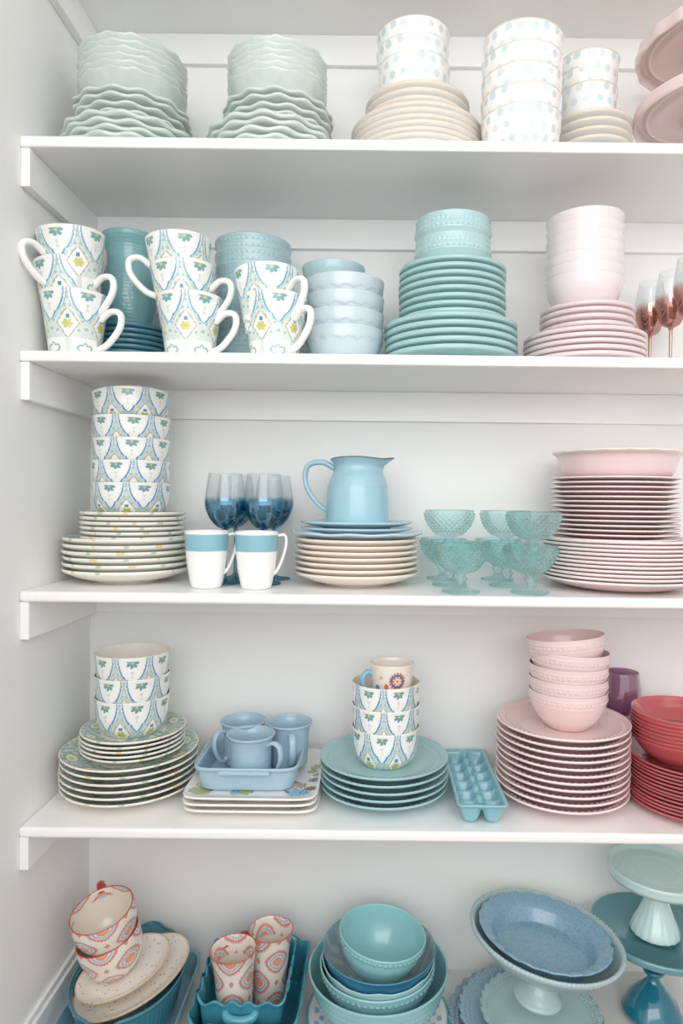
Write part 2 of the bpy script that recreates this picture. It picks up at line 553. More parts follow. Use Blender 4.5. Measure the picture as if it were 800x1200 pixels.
# ================================================================== TOP SHELF (S1)
def sage_stack(px, pxb, where, Rl, Rs, Rb, rims):
    s = Stack(px, .16, S1)
    s.plates('scalloped_plate', 'large sage scalloped plate', 'in ' + where, 'large sage scalloped plates', sage, Rl, 4, rims[0], t=.0065, rise=.013,
             f=wavy(13, .0022, .0020), seg=120, e=1.2, jit=.003)
    s.plates('scalloped_plate', 'smaller sage scalloped plate', 'in ' + where, 'smaller sage scalloped plates', sage, Rs, 4, rims[1], t=.0055, rise=.012,
             f=wavy(13, .0020, .0016), seg=120, e=1.2, jit=.003, px=pxb)
    s.bowls('scalloped_bowl', 'sage scalloped bowl', 'in ' + where, 'sage scalloped bowls', sage, Rb, rims[2], rims[3], 6, px=pxb,
            f=wavy_bowl(14, .0007, .0013), seg=168, gap=.0022, shape=[(.5, 0), (.58, .05), (.80, .3), (.91, .65), (1, 1)], t=.0032)
sage_stack(156, 157, 'the stack beside the side wall', 75, 65, 60, (129, 98, 78, 38))
sage_stack(320, 326, 'the stack second from the side wall', 74, 62, 57, (129, 100, 79, 42))

tan_rim = rim_tint((247, 245, 242), (230, 216, 202))
s = Stack(489, .178, S1)
s.plates('dinner_plate', 'large cream plate with tan rim', 'beneath three dotted bowls', 'large cream plates with tan rims', painted, 76, 7, 117, t=.0072, rise=.016, col=tan_rim, e=1.3, rimt=1.2)
s.plates('salad_plate', 'small cream plate with tan rim', 'beneath three dotted bowls', 'small cream plates with tan rims', painted, 60, 4, 92, t=.0072, rise=.014, col=tan_rim, e=1.3, rimt=1.2)
s.bowls('dotted_bowl', 'white bowl with pale blue dots', 'on the large cream plates', 'dotted bowls on the large cream plates', painted, 42, 58, 18, 3, px=486, col=dots_col(), seg=208, rows=44,
        shape=[(.6, 0), (.68, .06), (.88, .35), (.96, .7), (1, 1)], tilts={0: (0, -2), 1: (0, -3)})
s = Stack(612, .085, S1)
s.bowls('dotted_bowl', 'big white dotted bowl', 'in the tall stack standing straight on top shelf', 'big dotted bowls in the tall stack', painted, 46, 118, 21, 5, col=dots_col(), seg=208, rows=52,
        shape=[(.62, 0), (.72, .05), (.90, .3), (.965, .65), (1, 1)], tilts={0: (1, -2)}, t=.0025)
s = Stack(692, .20, S1)
s.plates('side_plate', 'small cream side plate', 'beneath the small dotted bowls', 'small cream side plates', painted, 46, 7, 125, t=.006, rise=.010, col=rim_tint((247, 245, 241), (232, 218, 202)), e=1.2, rimt=1.2)
s.bowls('dotted_bowl', 'small white dotted bowl', 'on the small side plates', 'small dotted bowls on side plates', painted, 34, 93, 55, 3, px=689, col=dots_col(), seg=180, rows=40,
        shape=[(.6, 0), (.70, .05), (.90, .35), (.965, .7), (1, 1)], tilts={0: (0, 3), 1: (0, -2)})

def stand_plate(R, H, th, lipo=.0, f=None, seg=96, col=None, ring=True, name='plate'):
    """flat cake-stand top with raised edge; H is the height of its surface"""
    pr = [(0, H-.005, 0), (R*.30, H-.005, 0), (R*.31, H-.009, 1), (R*.35, H-.009, 1), (R*.36, H-.005, 0),
          (R*.80, H-.004, 0), (R*.805, H-.009, 1 if ring else 0), (R*.835, H-.009, 1 if ring else 0), (R*.85, H-.005, 0),
          (R*.955, H-.003, 0), (R*.965, H-th, 1), (R*.985, H-th-.001, 1), (R, H-th+.002, 0), (R, H+lipo*.5, 0), (R*.998, H+lipo, 1), (R*.985, H+lipo+.001, 1),
          (R*.97, H+lipo, 2), (R*.955, H+.001, 2), (R*.93, H, 2), (R*.6, H, 2), (0, H, 2)]
    return lathe(name, pr, seg, f, col)
def pedestal_prof(pts, n=40, cap=True):
    o = sm([(*p, 0) for p in pts], n)
    pr = [(0, .004, 0), (pts[0][0]*.85, .004, 0), (pts[0][0]*.9, 0, 0)] + [(p[0], max(p[1], 0), 0) for p in o] + [(0, o[-1][1], 0)]
    return pr
pinkc = rim_tint((234, 212, 210), (244, 230, 226))
def pink_stand(px, py, Y, zbase, label, R, Hh, tilt, wave):
    X, z = at(px, py, Y)
    st = thing('cake_stand', label, 'cake stand', (X, Y, zbase), (math.radians(tilt[0]), math.radians(tilt[1]), 0), 'pink cake stands')
    def f(th, r, z_, tg):
        w = max(0, r/R-.9)/.1
        return r*(1 + wave*w*math.cos(18*th)), z_
    def col(th, r, z_, tg): return (244, 230, 226) if (tg == 1) else (234, 212, 210)
    link('plate', stand_plate(R, Hh, .018, .004, f, 144, col), painted, st)
    link('pedestal', lathe('pedestal', pedestal_prof([(.055, 0), (.052, .006), (.03, .02), (.017, Hh*.45), (.016, Hh*.65), (.028, Hh-.0055)]), 60, None, lambda *a: (234, 212, 210)), painted, st)
    return st
Xc, zl = at(838, 128, .14); _, zu = at(838, 52, .14)
hl = zl - S1
pink_stand(838, 118, .14, S1 + .004, 'pink cake stand with smooth edge, lower one, carrying the scalloped stand', .150, hl, (0, -1.5), 0)
pink_stand(842, 46, .14, S1 + .010 + hl, 'pink cake stand with scalloped edge, standing on the smooth-edged stand', .148, zu - zl - .006, (0, -3), .012)

# ================================================================== SECOND SHELF (S2)
def mug_handle(R, rf, H, out=.040, rad=.0062, top=.60, name='handle', flat=1.15):
    def rr(q): return (R*q + rf*(1-q))
    return sweep(name, [(rr(top)-.003, 0, H*top), (rr(top)+out*.45, 0, H*(top+.14)), (rr(top)+out*.95, 0, H*(top+.10)), (rr(top)+out*.92, 0, H*(top-.12)),
                        (rr(.3)+out*.45, 0, H*.22), (rr(.1)-.002, 0, H*.12)], rad, 30, 12, flat)
mugH = .118; mugR = .0615; mugF = .0435
mug_body = lathe('cup_body', vessel([(mugF, 0), (mugF+.0015, .004), (mugF+.009, mugH*.5), (mugR-.002, mugH*.9), (mugR, mugH)], .0035, 84, floor=.006, ni=16), 252, None, ogee_col(5, light=True)(mugR, mugH))
mug_hand = mug_handle(mugR, mugF, mugH)
MUGP = None
def pmug(px, py, Y, hang, tilt, z, label, group):
    global MUGP
    X = wx(px, py, Y)
    rot = (math.radians(tilt[0]), math.radians(tilt[1]), math.radians(hang))
    if MUGP is None:
        MUGP = thing('mug', label, 'mug', (X, Y, z), rot, group)
        link('cup_body', mug_body, painted, MUGP); link('handle', mug_hand, whitec, MUGP)
        return MUGP
    return dup(MUGP, (X, Y, z), rot, label, group)
g = 'floral patterned mugs on the second shelf'
def mz(px, py, Y): return wz(px, py, Y) - mugH
pmug(88, 352, .078, -8, (0, 0), S2+.0004, 'floral mug at the bottom of the mug stack beside the side wall', g)
pmug(84, 312, .078, -12, (0, -4), mz(84, 312, .078), 'floral mug in the middle of the mug stack beside the side wall', g)
pmug(88, 278, .078, 232, (0, 4), mz(88, 278, .078)+.001, 'floral mug on top of the mug stack beside the side wall', g)
pmug(223, 356, .085, -12, (0, 0), S2+.0004, 'floral mug at the bottom of the stack of three before the teal jug plates', g)
pmug(218, 315, .085, -8, (0, -3), mz(218, 315, .085), 'floral mug in the middle of the three before the grey-blue bowls', g)
pmug(213, 284, .085, 188, (0, 3), mz(213, 284, .085), 'floral mug with its handle toward the teal jug, topmost of three', g)
pmug(322, 358, .078, -38, (0, 0), S2+.0004, 'floral mug at the bottom of the stack of only two mugs', g)
pmug(316, 320, .078, -36, (0, -4), mz(316, 320, .078), 'floral mug on top of the stack of only two mugs', g)

s = Stack(152, .215, S2)
s.plates('salad_plate', 'deep teal plate', 'beneath the teal jug', 'deep teal plates under the jug', teal, 47, 7, 376, t=.006, rise=.012, e=1.3, rimt=1.1)
# teal ribbed jug
Xj = wx(152, 320, .215); zj = s.z; Hj = wz(152, 268, .215-.055) - zj
jug = thing('jug', 'ribbed teal stoneware jug standing on deep teal plates behind floral mugs', 'jug', (Xj, .215, zj), (0, 0, PI+.25))
def ribf(th, r, z, tg):
    if tg == 0: r += .0002*math.sin(z*900)
    if z > Hj*.75:
        r += .016*math.exp(-((min(th, 2*PI-th)-PI)/.35)**2)*((z/Hj-.75)/.25)**2 if False else 0
    return r, z
k = Hj/.2
link('jug_body', lathe('jug_body', vessel([(.036, 0), (.040, .004), (.052, .04*k), (.0565, .075*k), (.053, .115*k), (.046, .145*k), (.048, .172*k), (.056, .193*k), (.0575, Hj)], .004, 110, floor=.008), 72, ribf), tealjug, jug)
link('handle', sweep('handle', [(.048, 0, Hj*.93), (.072, 0, Hj*.96), (.088, 0, Hj*.86), (.082, 0, Hj*.65), (.056, 0, Hj*.5)], .006, 30, 12, 1.3), tealjug, jug)

s = Stack(297, .228, S2)
s.bowls('beaded_bowl', 'grey-blue beaded bowl', 'in the tall stack behind the floral mugs', 'grey-blue beaded bowls', bluebowl, 44, 385, 272, 8,
        f=beads(48, (.72, .88), .0024, .0014, (.62, .95)), seg=224, rows=52, shape=[(.58, 0), (.66, .04), (.84, .25), (.93, .55), (.97, .8), (1, 1)], t=.0028)
s = Stack(404, .15, S2)
s.bowls('lace_bowl', 'ice blue bowl with lace border', 'beside the two floral mugs', 'ice blue lace bowls', lacem, 45, 379, 318, 4,
        f=lace(16), seg=192, rows=44, shape=[(.5, 0), (.6, .04), (.82, .28), (.95, .62), (1, 1)], t=.003, gap=.001)
s2 = Stack(392, .165, s.z+.012)
zr = wz(392, 303, .100); Rr = .064
tag(link('bowl', lathe('bowl', vessel([(.032, 0), (.037, .003), (.052, .02), (.0605, .045), (Rr, .062)], .003, 40), 160, beads(44, .55)(Rr, .062)), bluebowl, None, (wx(391, 303, .165), .165, max(zr-.062, s.z+.014)), (0, 0, 0)),
    'plain grey-blue bowl lying in the topmost lace bowl', 'bowl')

s = Stack(530, .155, S2)
s.plates('dinner_plate', 'large aqua dinner plate', 'under the smaller aqua plates', 'large aqua plates on the second shelf', aqua, 77, 5, 364, px=528, t=.0085, rise=.012, e=1.3, rimt=1.1)
s.plates('salad_plate', 'smaller aqua plate', 'under the two aqua bowls', 'smaller aqua plates on the second shelf', aqua, 62, 8, 297, t=.0075, rise=.012, e=1.3, rimt=1.1)
s.bowls('beaded_bowl', 'pale aqua bowl with beaded band', 'on the aqua plates', 'pale aqua beaded bowls', aqua_pale, 43.5, 270, 245, 2, px=531,
        f=beads(48, (.62, .82), .0026, .0017, (.54, .90)), seg=240, rows=52, shape=[(.62, 0), (.7, .04), (.9, .3), (1.01, .62), (.985, .82), (1, 1)], t=.0026)
s = Stack(685, .15, S2)
s.plates('dinner_plate', 'large pale pink plate', 'under the smaller pink plates by the wine glasses', 'large pink plates on the second shelf', pinkp, 69, 5, 380, px=684, t=.0075, rise=.008, e=1.3, rimt=1.1)
s.plates('salad_plate', 'smaller pale pink plate', 'under the glossy blush bowls', 'smaller pink plates on the second shelf', pinkp, 53.5, 4, 350, px=688, t=.0075, rise=.012, e=1.3, rimt=1.1)
s.bowls('bowl', 'glossy blush bowl', 'in the tall stack beside the rose wine glasses', 'glossy blush bowls', pinkb, 44, 317, 241, 7, px=686, t=.0024,
        shape=[(.52, 0), (.6, .05), (.82, .35), (.95, .7), (1, 1)], rows=36, tilts={0: (0, 1), 3: (0, 1)})

def wineglass(H, R, rim, foot, metal, bowl0, name):
    m = dipped_glass(name, metal, bowl0 + (H-bowl0)*.40, bowl0 + (H-bowl0)*.62)
    o = sm([(.0035, .012, 0), (.0032, .03, 0), (.0034, bowl0*.8, 0), (.005, bowl0, 0), (.018, bowl0+.008, 0), (R*.80, bowl0+.026, 0), (R, bowl0+.050, 0), (R*.97, bowl0+.075, 0), (rim, H, 0)], 56)
    outer = [(p[0], p[1]) for p in o]
    pr = [(0, .0008, 0), (foot*.9, .0004, 0), (foot, .0006, 0), (foot, .0016, 0), (foot*.6, .0035, 0), (.008, .007, 0)] + [(a, b, 0) for a, b in outer]
    pr += [(rim-.0005, H+.0005, 1)]
    inn = [(a-.0011, b+.0004, 2) for a, b in reversed(outer) if b > bowl0+.006 and a > .012]
    pr += inn + [(.006, bowl0+.0065, 2), (0, bowl0+.006, 2)]
    return lathe('wine_glass', pr, 64), m
gme, gm = wineglass(.212, .0315, .0245, .030, (220, 178, 170), .098, 'rose_lustre_glass')
go = None
for (px, py, Y, lab) in ((762, 360, .25, 'rose lustre wine glass farthest back, next to the pink plates'), (786.5, 350, .18, 'rose lustre wine glass between the other two wine glasses'),
                         (809, 340, .10, 'rose lustre wine glass standing closest to the shelf edge')):
    loc = (wx(px, py, Y), Y, S2+.0003)
    if go is None: go = link('wine_glass', gme, gm)
    else: go = go.copy(); COL.objects.link(go)
    go.location = loc; tag(go, lab, 'wine glass', 'rose wine glasses')

# ================================================================== THIRD SHELF (S3)
fl = rim_tint((245, 242, 234), (238, 228, 206))
def flplate(R):
    base = painted_plate(R)
    return base
s = Stack(152, .178, S3)
s.plates('dinner_plate', 'large cream plate with painted border', 'below the five stacked floral bowls', 'large painted plates on the third shelf', painted, 71, 6, 632.5, px=150, t=.0058, rise=.018, col=flplate, e=1.5, seg=160)
s.plates('salad_plate', 'small cream plate with painted border', 'beneath the five floral bowls', 'small painted plates on the third shelf', painted, 58.5, 6, 600.5, px=157, t=.0055, rise=.010, col=flplate, e=1.5, seg=160)
PB = [(.66, 0), (.72, .03), (.88, .22), (.955, .5), (.975, .8), (1, 1)]
s.bowls('floral_bowl', 'floral patterned bowl', 'stacked five high beside the side wall', 'floral bowls in the stack of five', painted, 44, 566, 459, 5, px=155,
        col=ogee_col(7), seg=308, rows=72, shape=PB, t=.0022, tilts={0: (-2, 6)})

gme, gm = wineglass(.222, .0405, .0335, .036, (138, 184, 206), .108, 'blue_lustre_glass')
go = None
for (px, Y, lab) in ((264, .150, 'blue lustre wine glass behind the banded mug nearer the side wall'), (276, .236, 'blue lustre wine glass with dark stem showing between the two banded mugs'),
                     (309, .150, 'blue lustre wine glass directly behind the banded mug beside the pitcher plates'), (321, .236, 'blue lustre wine glass farthest back, on the side toward the pitcher')):
    loc = (wx(px, 600, Y), Y, S3+.0003)
    if go is None: go = link('wine_glass', gme, gm)
    else: go = go.copy(); COL.objects.link(go)
    go.location = loc; tag(go, lab, 'wine glass', 'blue wine glasses')

bH = .108; bR = .0415
def band(th, r, z, tg): return (140, 190, 204) if (tg == 0 and bH*.66 < z < bH*.965) else (250, 249, 247)
bb_ = lathe('cup_body', vessel([(.026, 0), (.029, .004), (.034, bH*.25), (.039, bH*.6), (bR, bH)], .003, 60, floor=.006, ni=14), 96, None, band)
bh_ = sweep('handle', [(.038, 0, bH*.93), (.052, 0, bH*.95), (.0565, 0, bH*.84), (.052, 0, bH*.6), (.042, 0, bH*.36), (.032, 0, bH*.24)], .0032, 30, 12, 2.0)
bm1 = thing('mug', 'white mug with aqua band, its handle reaching behind the other banded mug', 'mug', (wx(242, 650, .085), .085, S3+.0004), (0, 0, .25), 'white mugs with aqua bands')
link('cup_body', bb_, painted, bm1); link('handle', bh_, whitec, bm1)
dup(bm1, (wx(300.5, 650, .08), .08, S3+.0004), (0, 0, .15), 'white mug with aqua band standing beside the pitcher plates', 'white mugs with aqua bands')

s = Stack(418, .165, S3)
s.plates('dinner_plate', 'ivory dinner plate', 'in the stack under the blue pitcher', 'ivory plates under the pitcher', mat('ivory_glaze', (243, 232, 220)), 72.5, 7, 634, t=.0048, rise=.018, e=1.4, seg=96)
s.plates('dinner_plate', 'wide ice blue plate with wavy rim', 'beneath the pitcher saucers', None, mat('ice_blue_plate', (202, 224, 234)), 77, 1, 626, t=.004, rise=.012, f=wavy(10, .002, .001), seg=120, px=418.5)
s.plates('salad_plate', 'small sky blue plate', 'directly beneath the blue pitcher', 'small blue plates under the pitcher', mat('sky_blue_plate', (184, 212, 224)), 65, 2, 612.5, t=.004, rise=.008, rf=.6, rw=.68)
# enamel-rimmed pitcher
zp = s.z; Xp = wx(419, 580, .165); Hp = wz(419, 539, .165) - zp; u = 1/573
pit = thing('pitcher', 'light blue glazed pitcher with dark worn rim on plate stack', 'pitcher', (Xp, .165, zp), (0, 0, -.12))
def spout(th, r, z, tg):
    a = min(th, 2*PI-th); w = max(0, (z/Hp-.74)/.26)
    r += .016*math.exp(-(a/.33)**2)*w**1.6
    z += .003*math.exp(-(a/.3)**2)*w**3 - .0015*w**2*math.cos(2*th)
    if tg == 0 and abs(z-Hp*.60) < .0018: r += .0008
    return r, z
po = [(36*u, 0), (37.5*u, .004), (37.2*u, Hp*.25), (35.8*u, Hp*.55), (32.5*u, Hp*.72), (28*u, Hp*.83), (27*u, Hp*.90), (30*u, Hp*.97), (32.5*u, Hp)]
link('pitcher_body', lathe('pitcher_body', vessel(po, .0035, 60, floor=.006), 128, spout, lambda th, r, z, tg: (74, 84, 96) if tg == 1 else (162, 202, 214)), painted, pit)
hd = sweep('handle', [(-27*u, 0, Hp*.86), (-42*u, 0, Hp*.96), (-60*u, 0, Hp*.90), (-62*u, 0, Hp*.62), (-50*u, 0, Hp*.35), (-36*u, 0, Hp*.20)], lambda t: .0062-.0015*t, 34, 12, 1.35)
link('handle', hd, mat('pitcher_blue', (162, 202, 214)), pit)

# pressed-glass coupes
cglass = bpy.data.materials.new('aqua_pressed_glass'); cglass.use_nodes = True
_n = cglass.node_tree; _n.nodes.clear()
_o = _n.nodes.new('ShaderNodeOutputMaterial'); _m = _n.nodes.new('ShaderNodeMixShader'); _m.inputs[0].default_value = .52
_g = _n.nodes.new('ShaderNodeBsdfGlass'); _g.inputs['Color'].default_value = (.90, .99, .99, 1); _g.inputs['IOR'].default_value = 1.40; _g.inputs['Roughness'].default_value = .0
_t = _n.nodes.new('ShaderNodeBsdfTransparent'); _t.inputs[0].default_value = (.94, .992, .992, 1)
_n.links.new(_g.outputs[0], _m.inputs[1]); _n.links.new(_t.outputs[0], _m.inputs[2]); _n.links.new(_m.outputs[0], _o.inputs[0])
cH = .090; cR = .0505
def diamond(th, r, z, tg):
    if tg == 0 and z > cH*.42 and z < cH*.95:
        a, b = th*13, (z-cH*.4)*270
        d = abs(math.sin(a+b))*abs(math.sin(a-b))
        r += .0048*(d - .4)
    if tg == 0 and z < .006 and r > .024: r += .0008*math.cos(30*th)
    return r, z
co_ = [(p[0], p[1]) for p in sm([(.012, .010, 0), (.0075, .016, 0), (.0105, .022, 0), (.0125, .027, 0), (.009, .033, 0), (.013, .037, 0), (.029, .044, 0), (.0425, .060, 0), (.0495, .078, 0), (cR, cH, 0)], 70)]
cpr = [(0, .001, 0), (.030, .0005, 0), (.0345, .001, 0), (.0352, .003, 0), (.0335, .0052, 0), (.028, .006, 0), (.016, .008, 0)] + [(a, b, 0) for a, b in co_]
cpr += [(cR-.0012, cH+.0008, 1)] + [(a-.0026, b+.0012, 2) for a, b in reversed(co_) if b > .043] + [(.010, .0425, 2), (0, .042, 2)]
cme = lathe('glass_coupe', cpr, 204, diamond)
cgo = None
def coupe(px, py, Y, z, lab, rz=0, tilt=(0, 0)):
    global cgo
    if cgo is None: cgo = link('glass_coupe', cme, cglass)
    else: cgo = cgo.copy(); COL.objects.link(cgo)
    cgo.location = (wx(px, py, Y), Y, z); cgo.rotation_euler = (math.radians(tilt[0]), math.radians(tilt[1]), rz)
    tag(cgo, lab, 'glass', 'aqua pressed glass coupes')
z3 = S3 + .0003; zup = S3 + .0630
coupe(540, 670, .046, z3, 'aqua glass coupe at the shelf edge, next to the ivory plates')
coupe(621, 670, .046, z3, 'aqua glass coupe at the shelf edge beside the big pink plates, holding another coupe', .1)
coupe(527, 660, .150, z3, 'aqua glass coupe in the middle row by the ivory plates, holding another coupe', .2)
coupe(594, 660, .150, z3, 'aqua glass coupe in the middle row beside the pink plates, holding another coupe', .3)
coupe(519, 655, .2545, z3, 'aqua glass coupe at the back wall behind those by the ivory plates', .4)
coupe(583, 655, .2545, z3, 'aqua glass coupe at the back wall, toward the pink plates', .5)
coupe(526.5, 600, .150, zup, 'aqua glass coupe stacked on top, above the ivory plate side', .6)
coupe(592, 600, .150, zup, 'aqua glass coupe stacked on top, between the other two stacked coupes', .7)
coupe(625, 605, .046, zup, 'aqua glass coupe stacked on top at the shelf edge, by the pink plates', .8)

pinkrim = rim_tint((226, 196, 196), (246, 234, 230))
s = Stack(722, .155, S3)
s.plates('dinner_plate', 'large rose plate with cream rim', 'beside the glass coupes', 'large rose plates on the third shelf', painted, 88, 11, 635, px=726, t=.0045, rise=.018, col=pinkrim, e=1.4, seg=160, f=plate_beads(80, amp=.0005), pn=20)
s.plates('beaded_plate', 'small rose beaded plate', 'beneath the flared pink bowl', 'small rose beaded plates', painted, 71.5, 14, 558, px=720, t=.0034, rise=.009, col=rim_tint((222, 196, 196), (246, 234, 230)), e=1.2, seg=180, jit=.003, f=plate_beads(90, amp=.0005), pn=18)
zb = s.z + .003; Rb = 74/577; Hb = wz(723, 532, .155) - zb
tag(link('serving_bowl', lathe('serving_bowl', vessel([(.52*Rb, 0), (.74*Rb, .004), (.84*Rb, Hb*.3), (.91*Rb, Hb*.8), (.96*Rb, Hb*.93), (Rb, Hb)], .003, 36), 144,
    lambda th, r, z, tg: (r*(1+.005*max(0, z/Hb-.8)*5*math.cos(18*th)), z + .0005*max(0, z/Hb-.8)*5*math.cos(18*th)), lambda th, r, z, tg: (248, 238, 226) if (tg == 1 or z > Hb*.95) else (240, 216, 217)), painted, None, (wx(723, 545, .155), .155, zb)),
    'pink serving bowl with flared cream rim on top of rose plates', 'bowl')

# ================================================================== FOURTH SHELF (S4)
s = Stack(155, .165, S4)
s.plates('dinner_plate', 'large painted floral plate', 'in the stack beneath the three floral bowls', 'large painted plates on the fourth shelf', painted, 77.5, 6, 904, t=.0045, rise=.016, col=painted_plate, e=1.4, seg=220, pn=26, px=153)
s.plates('salad_plate', 'small painted floral plate', 'directly under the three floral bowls', 'small painted plates on the fourth shelf', painted, 59, 5, 871, px=156.5, t=.0045, rise=.012, col=painted_plate, e=1.4, seg=200, pn=26)
s.bowls('floral_bowl', 'floral patterned bowl', 'in the stack of three beside the side wall', 'floral bowls on the painted plates', painted, 42.5, 826, 773, 3, px=155.5,
        col=ogee_col(7), seg=294, rows=64, shape=PB, t=.0022, tilts={})

# square plates, baking dish and three mugs
def blossom(th, r, z, tg):
    return None
def sq_col(R):
    rnd = random.Random(5); spots = [(rnd.uniform(-.13, .13), rnd.uniform(-.12, .12), rnd.uniform(.006, .016), rnd.choice([(176, 190, 130), (150, 190, 214), (196, 170, 140), (206, 214, 170), (126, 134, 140)])) for _ in range(46)]
    spots += [(-.10, -.09, .02, (178, 188, 132)), (.09, -.09, .02, (150, 198, 220)), (.112, -.075, .012, (150, 120, 96))]
    def c(th, r, z, tg):
        if tg != 2: return (244, 238, 230)
        s_ = 1/((abs(math.cos(th))**9 + abs(math.sin(th))**9)**(1/9)); x, y = r*s_*math.cos(th), r*s_*math.sin(th)
        if r > R*.96: return (246, 243, 238)
        for a, b, q, cc in spots:
            d = math.hypot((x-a), (y-b)*1.3) + .003*math.sin(x*900)*math.sin(y*700)
            if d < q: return cc
            if abs(d-q) < .0013: return (112, 112, 110)
        return (242, 240, 236)
    return c
Rq = .1300; pq = .0118
Xq = wx(291, 947, .055) - .001
sme = lathe('square_plate', plate_prof(Rq, pq, .006, .0048, rf=.66, rw=.78, pn=22), 240, None, sq_col(Rq), sup=9)
for v in sme.vertices:
    pass
sqo = None
for i in range(3):
    if sqo is None: sqo = link('square_plate', sme, painted)
    else: sqo = sqo.copy(); COL.objects.link(sqo)
    sqo.location = (Xq + .002 + (.001, -.0015, .0005)[i], .168, S4 + .0003 + i*(pq+.0001)); sqo.rotation_euler = (0, 0, (0, .008, -.006)[i])
    tag(sqo, 'square white plate with painted border, %s of three under the blue baking dish' % ('lowest', 'middle one', 'topmost')[i], 'plate', 'square plates under the baking dish')
zt = S4 + 3*pq + .0012
skyb = mat('sky_blue_stoneware', (172, 198, 214), noise=((169, 195, 212), 60, .4, .6))
Ht = .046
tray = thing('baking_dish', 'light blue rectangular baking dish holding three blue mugs', 'dish', (-.243, .165, zt))
link('dish_body', lathe('dish_body', vessel([(.088, 0), (.092, .004), (.0965, Ht*.5), (.0995, Ht*.86), (.1035, Ht*.9), (.1045, Ht)], .0045, 30, floor=.006), 200, None, None, sup=7, sx=1, sy=.93), skyb, tray)
for sy in (-1, 1):
    link('handle', box('handle', -.05, .05, sy*.094 - (.011 if sy < 0 else 0), sy*.094 + (.011 if sy > 0 else 0), Ht*.80, Ht*.98, .003), skyb, tray)
mH = .088; mR = .0475
def lip(th, r, z, tg): return r, z
mb = lathe('cup_body', vessel([(.036, 0), (.0385, .004), (.040, mH*.3), (.0405, mH*.6), (.042, mH*.8), (.045, mH*.93), (mR, mH*.965), (mR+.0008, mH)], .003, 40, floor=.006), 80)
mh = sweep('handle', [(.040, 0, mH*.80), (.054, 0, mH*.88), (.068, 0, mH*.80), (.071, 0, mH*.55), (.062, 0, mH*.28), (.050, 0, mH*.17), (.0385, 0, mH*.22)], .0042, 34, 12, 1.7)
zm = zt + .0078
m1 = thing('mug', 'light blue mug standing in front of the other two in the baking dish', 'mug', (wx(294, 864, .128), .128, zm), (0, 0, -.45), 'light blue mugs in the baking dish')
link('cup_body', mb, skyb, m1); link('handle', mh, skyb, m1)
dup(m1, (wx(285, 845, .209), .209, zm), (0, 0, math.radians(226)), 'light blue mug behind, on the side toward the painted plates', 'light blue mugs in the baking dish')
dup(m1, (wx(339, 848, .203), .203, zm), (0, 0, math.radians(-78)), 'light blue mug behind, with handle facing forward, toward the aqua plates', 'light blue mugs in the baking dish')

# aqua plates, floral bowls and cup
def aqf(R):
    def f(th, r, z, tg):
        q = r/R
        if tg == 2:
            if abs(q-.90) < .022: z += .0020*(max(0, math.cos(60*th)))
            for g_ in (.80, .84): 
                if abs(q-g_) < .012: z += .0007
        return r, z
    return f
s = Stack(450, .155, S4)
s.plates('dinner_plate', 'aqua dinner plate', 'in the stack beneath the floral bowls and cup', 'aqua plates on the fourth shelf', mat('aqua_plate_glaze', (166, 202, 206)), 75, 5, 913, t=.0048, rise=.018, e=1.4, seg=240, pn=40, f=aqf)
s.bowls('floral_bowl', 'floral patterned bowl', 'on the aqua plates beside the egg tray', 'floral bowls on the aqua plates', painted, 40, 863, 809, 3, px=452,
        col=ogee_col(7), seg=294, rows=64, shape=PB, t=.0022)
def cup_c(th, r, z, tg):
    if tg: return (240, 232, 224)
    H_ = .075; R_ = .044
    x, y = (th - 4.95)*R_, z - H_*.62
    x0 = (th-4.0)*R_
    d = math.hypot(x, y); ph = math.atan2(y, x)
    if d < .0035: return (240, 150, 70)
    if d < .006: return (236, 226, 216)
    if d < .010: return (226, 110, 60) if math.cos(8*ph) > -.2 else (240, 220, 200)
    if d < .014: return (70, 112, 176)
    if d < .0175: return (206, 86, 66) if math.cos(16*ph) > -.3 else (236, 210, 190)
    d2 = math.hypot((th-4.15)*R_, z-H_*.70)
    if d2 < .006: return (238, 190, 110) if d2 < .004 else (240, 232, 220)
    if math.hypot((th-4.42)*R_, (z-H_*.46)*.8) < .005: return (222, 120, 70)
    if math.hypot((th-3.9)*R_, (z-H_*.4)) < .007: return (110, 150, 190)
    return (241, 234, 224)
cupH = .075; cupR = .0455
zc = s.z + .0002
zc = wz(458.5, 777, .155) - cupH
cup = thing('cup', 'cream cup with orange and blue medallion and aqua handle in floral bowl', 'cup', (wx(459, 790, .16), .16, max(zc, s.z)), (0, 0, 0))
link('cup_body', lathe('cup_body', vessel([(.030, 0), (.033, .003), (.039, cupH*.3), (.042, cupH*.6), (cupR, cupH)], .003, 64, floor=.005, ni=12), 260, None, cup_c), painted, cup)
link('handle', sweep('handle', [(.040, 0, cupH*.72), (.052, 0, cupH*.78), (.062, 0, cupH*.62), (.060, 0, cupH*.40), (.050, 0, cupH*.25), (.036, 0, cupH*.22)], .0055, 30, 12, 1.2), mat('aqua_handle', (140, 190, 206)), cup, None, (0, 0, math.radians(195)))

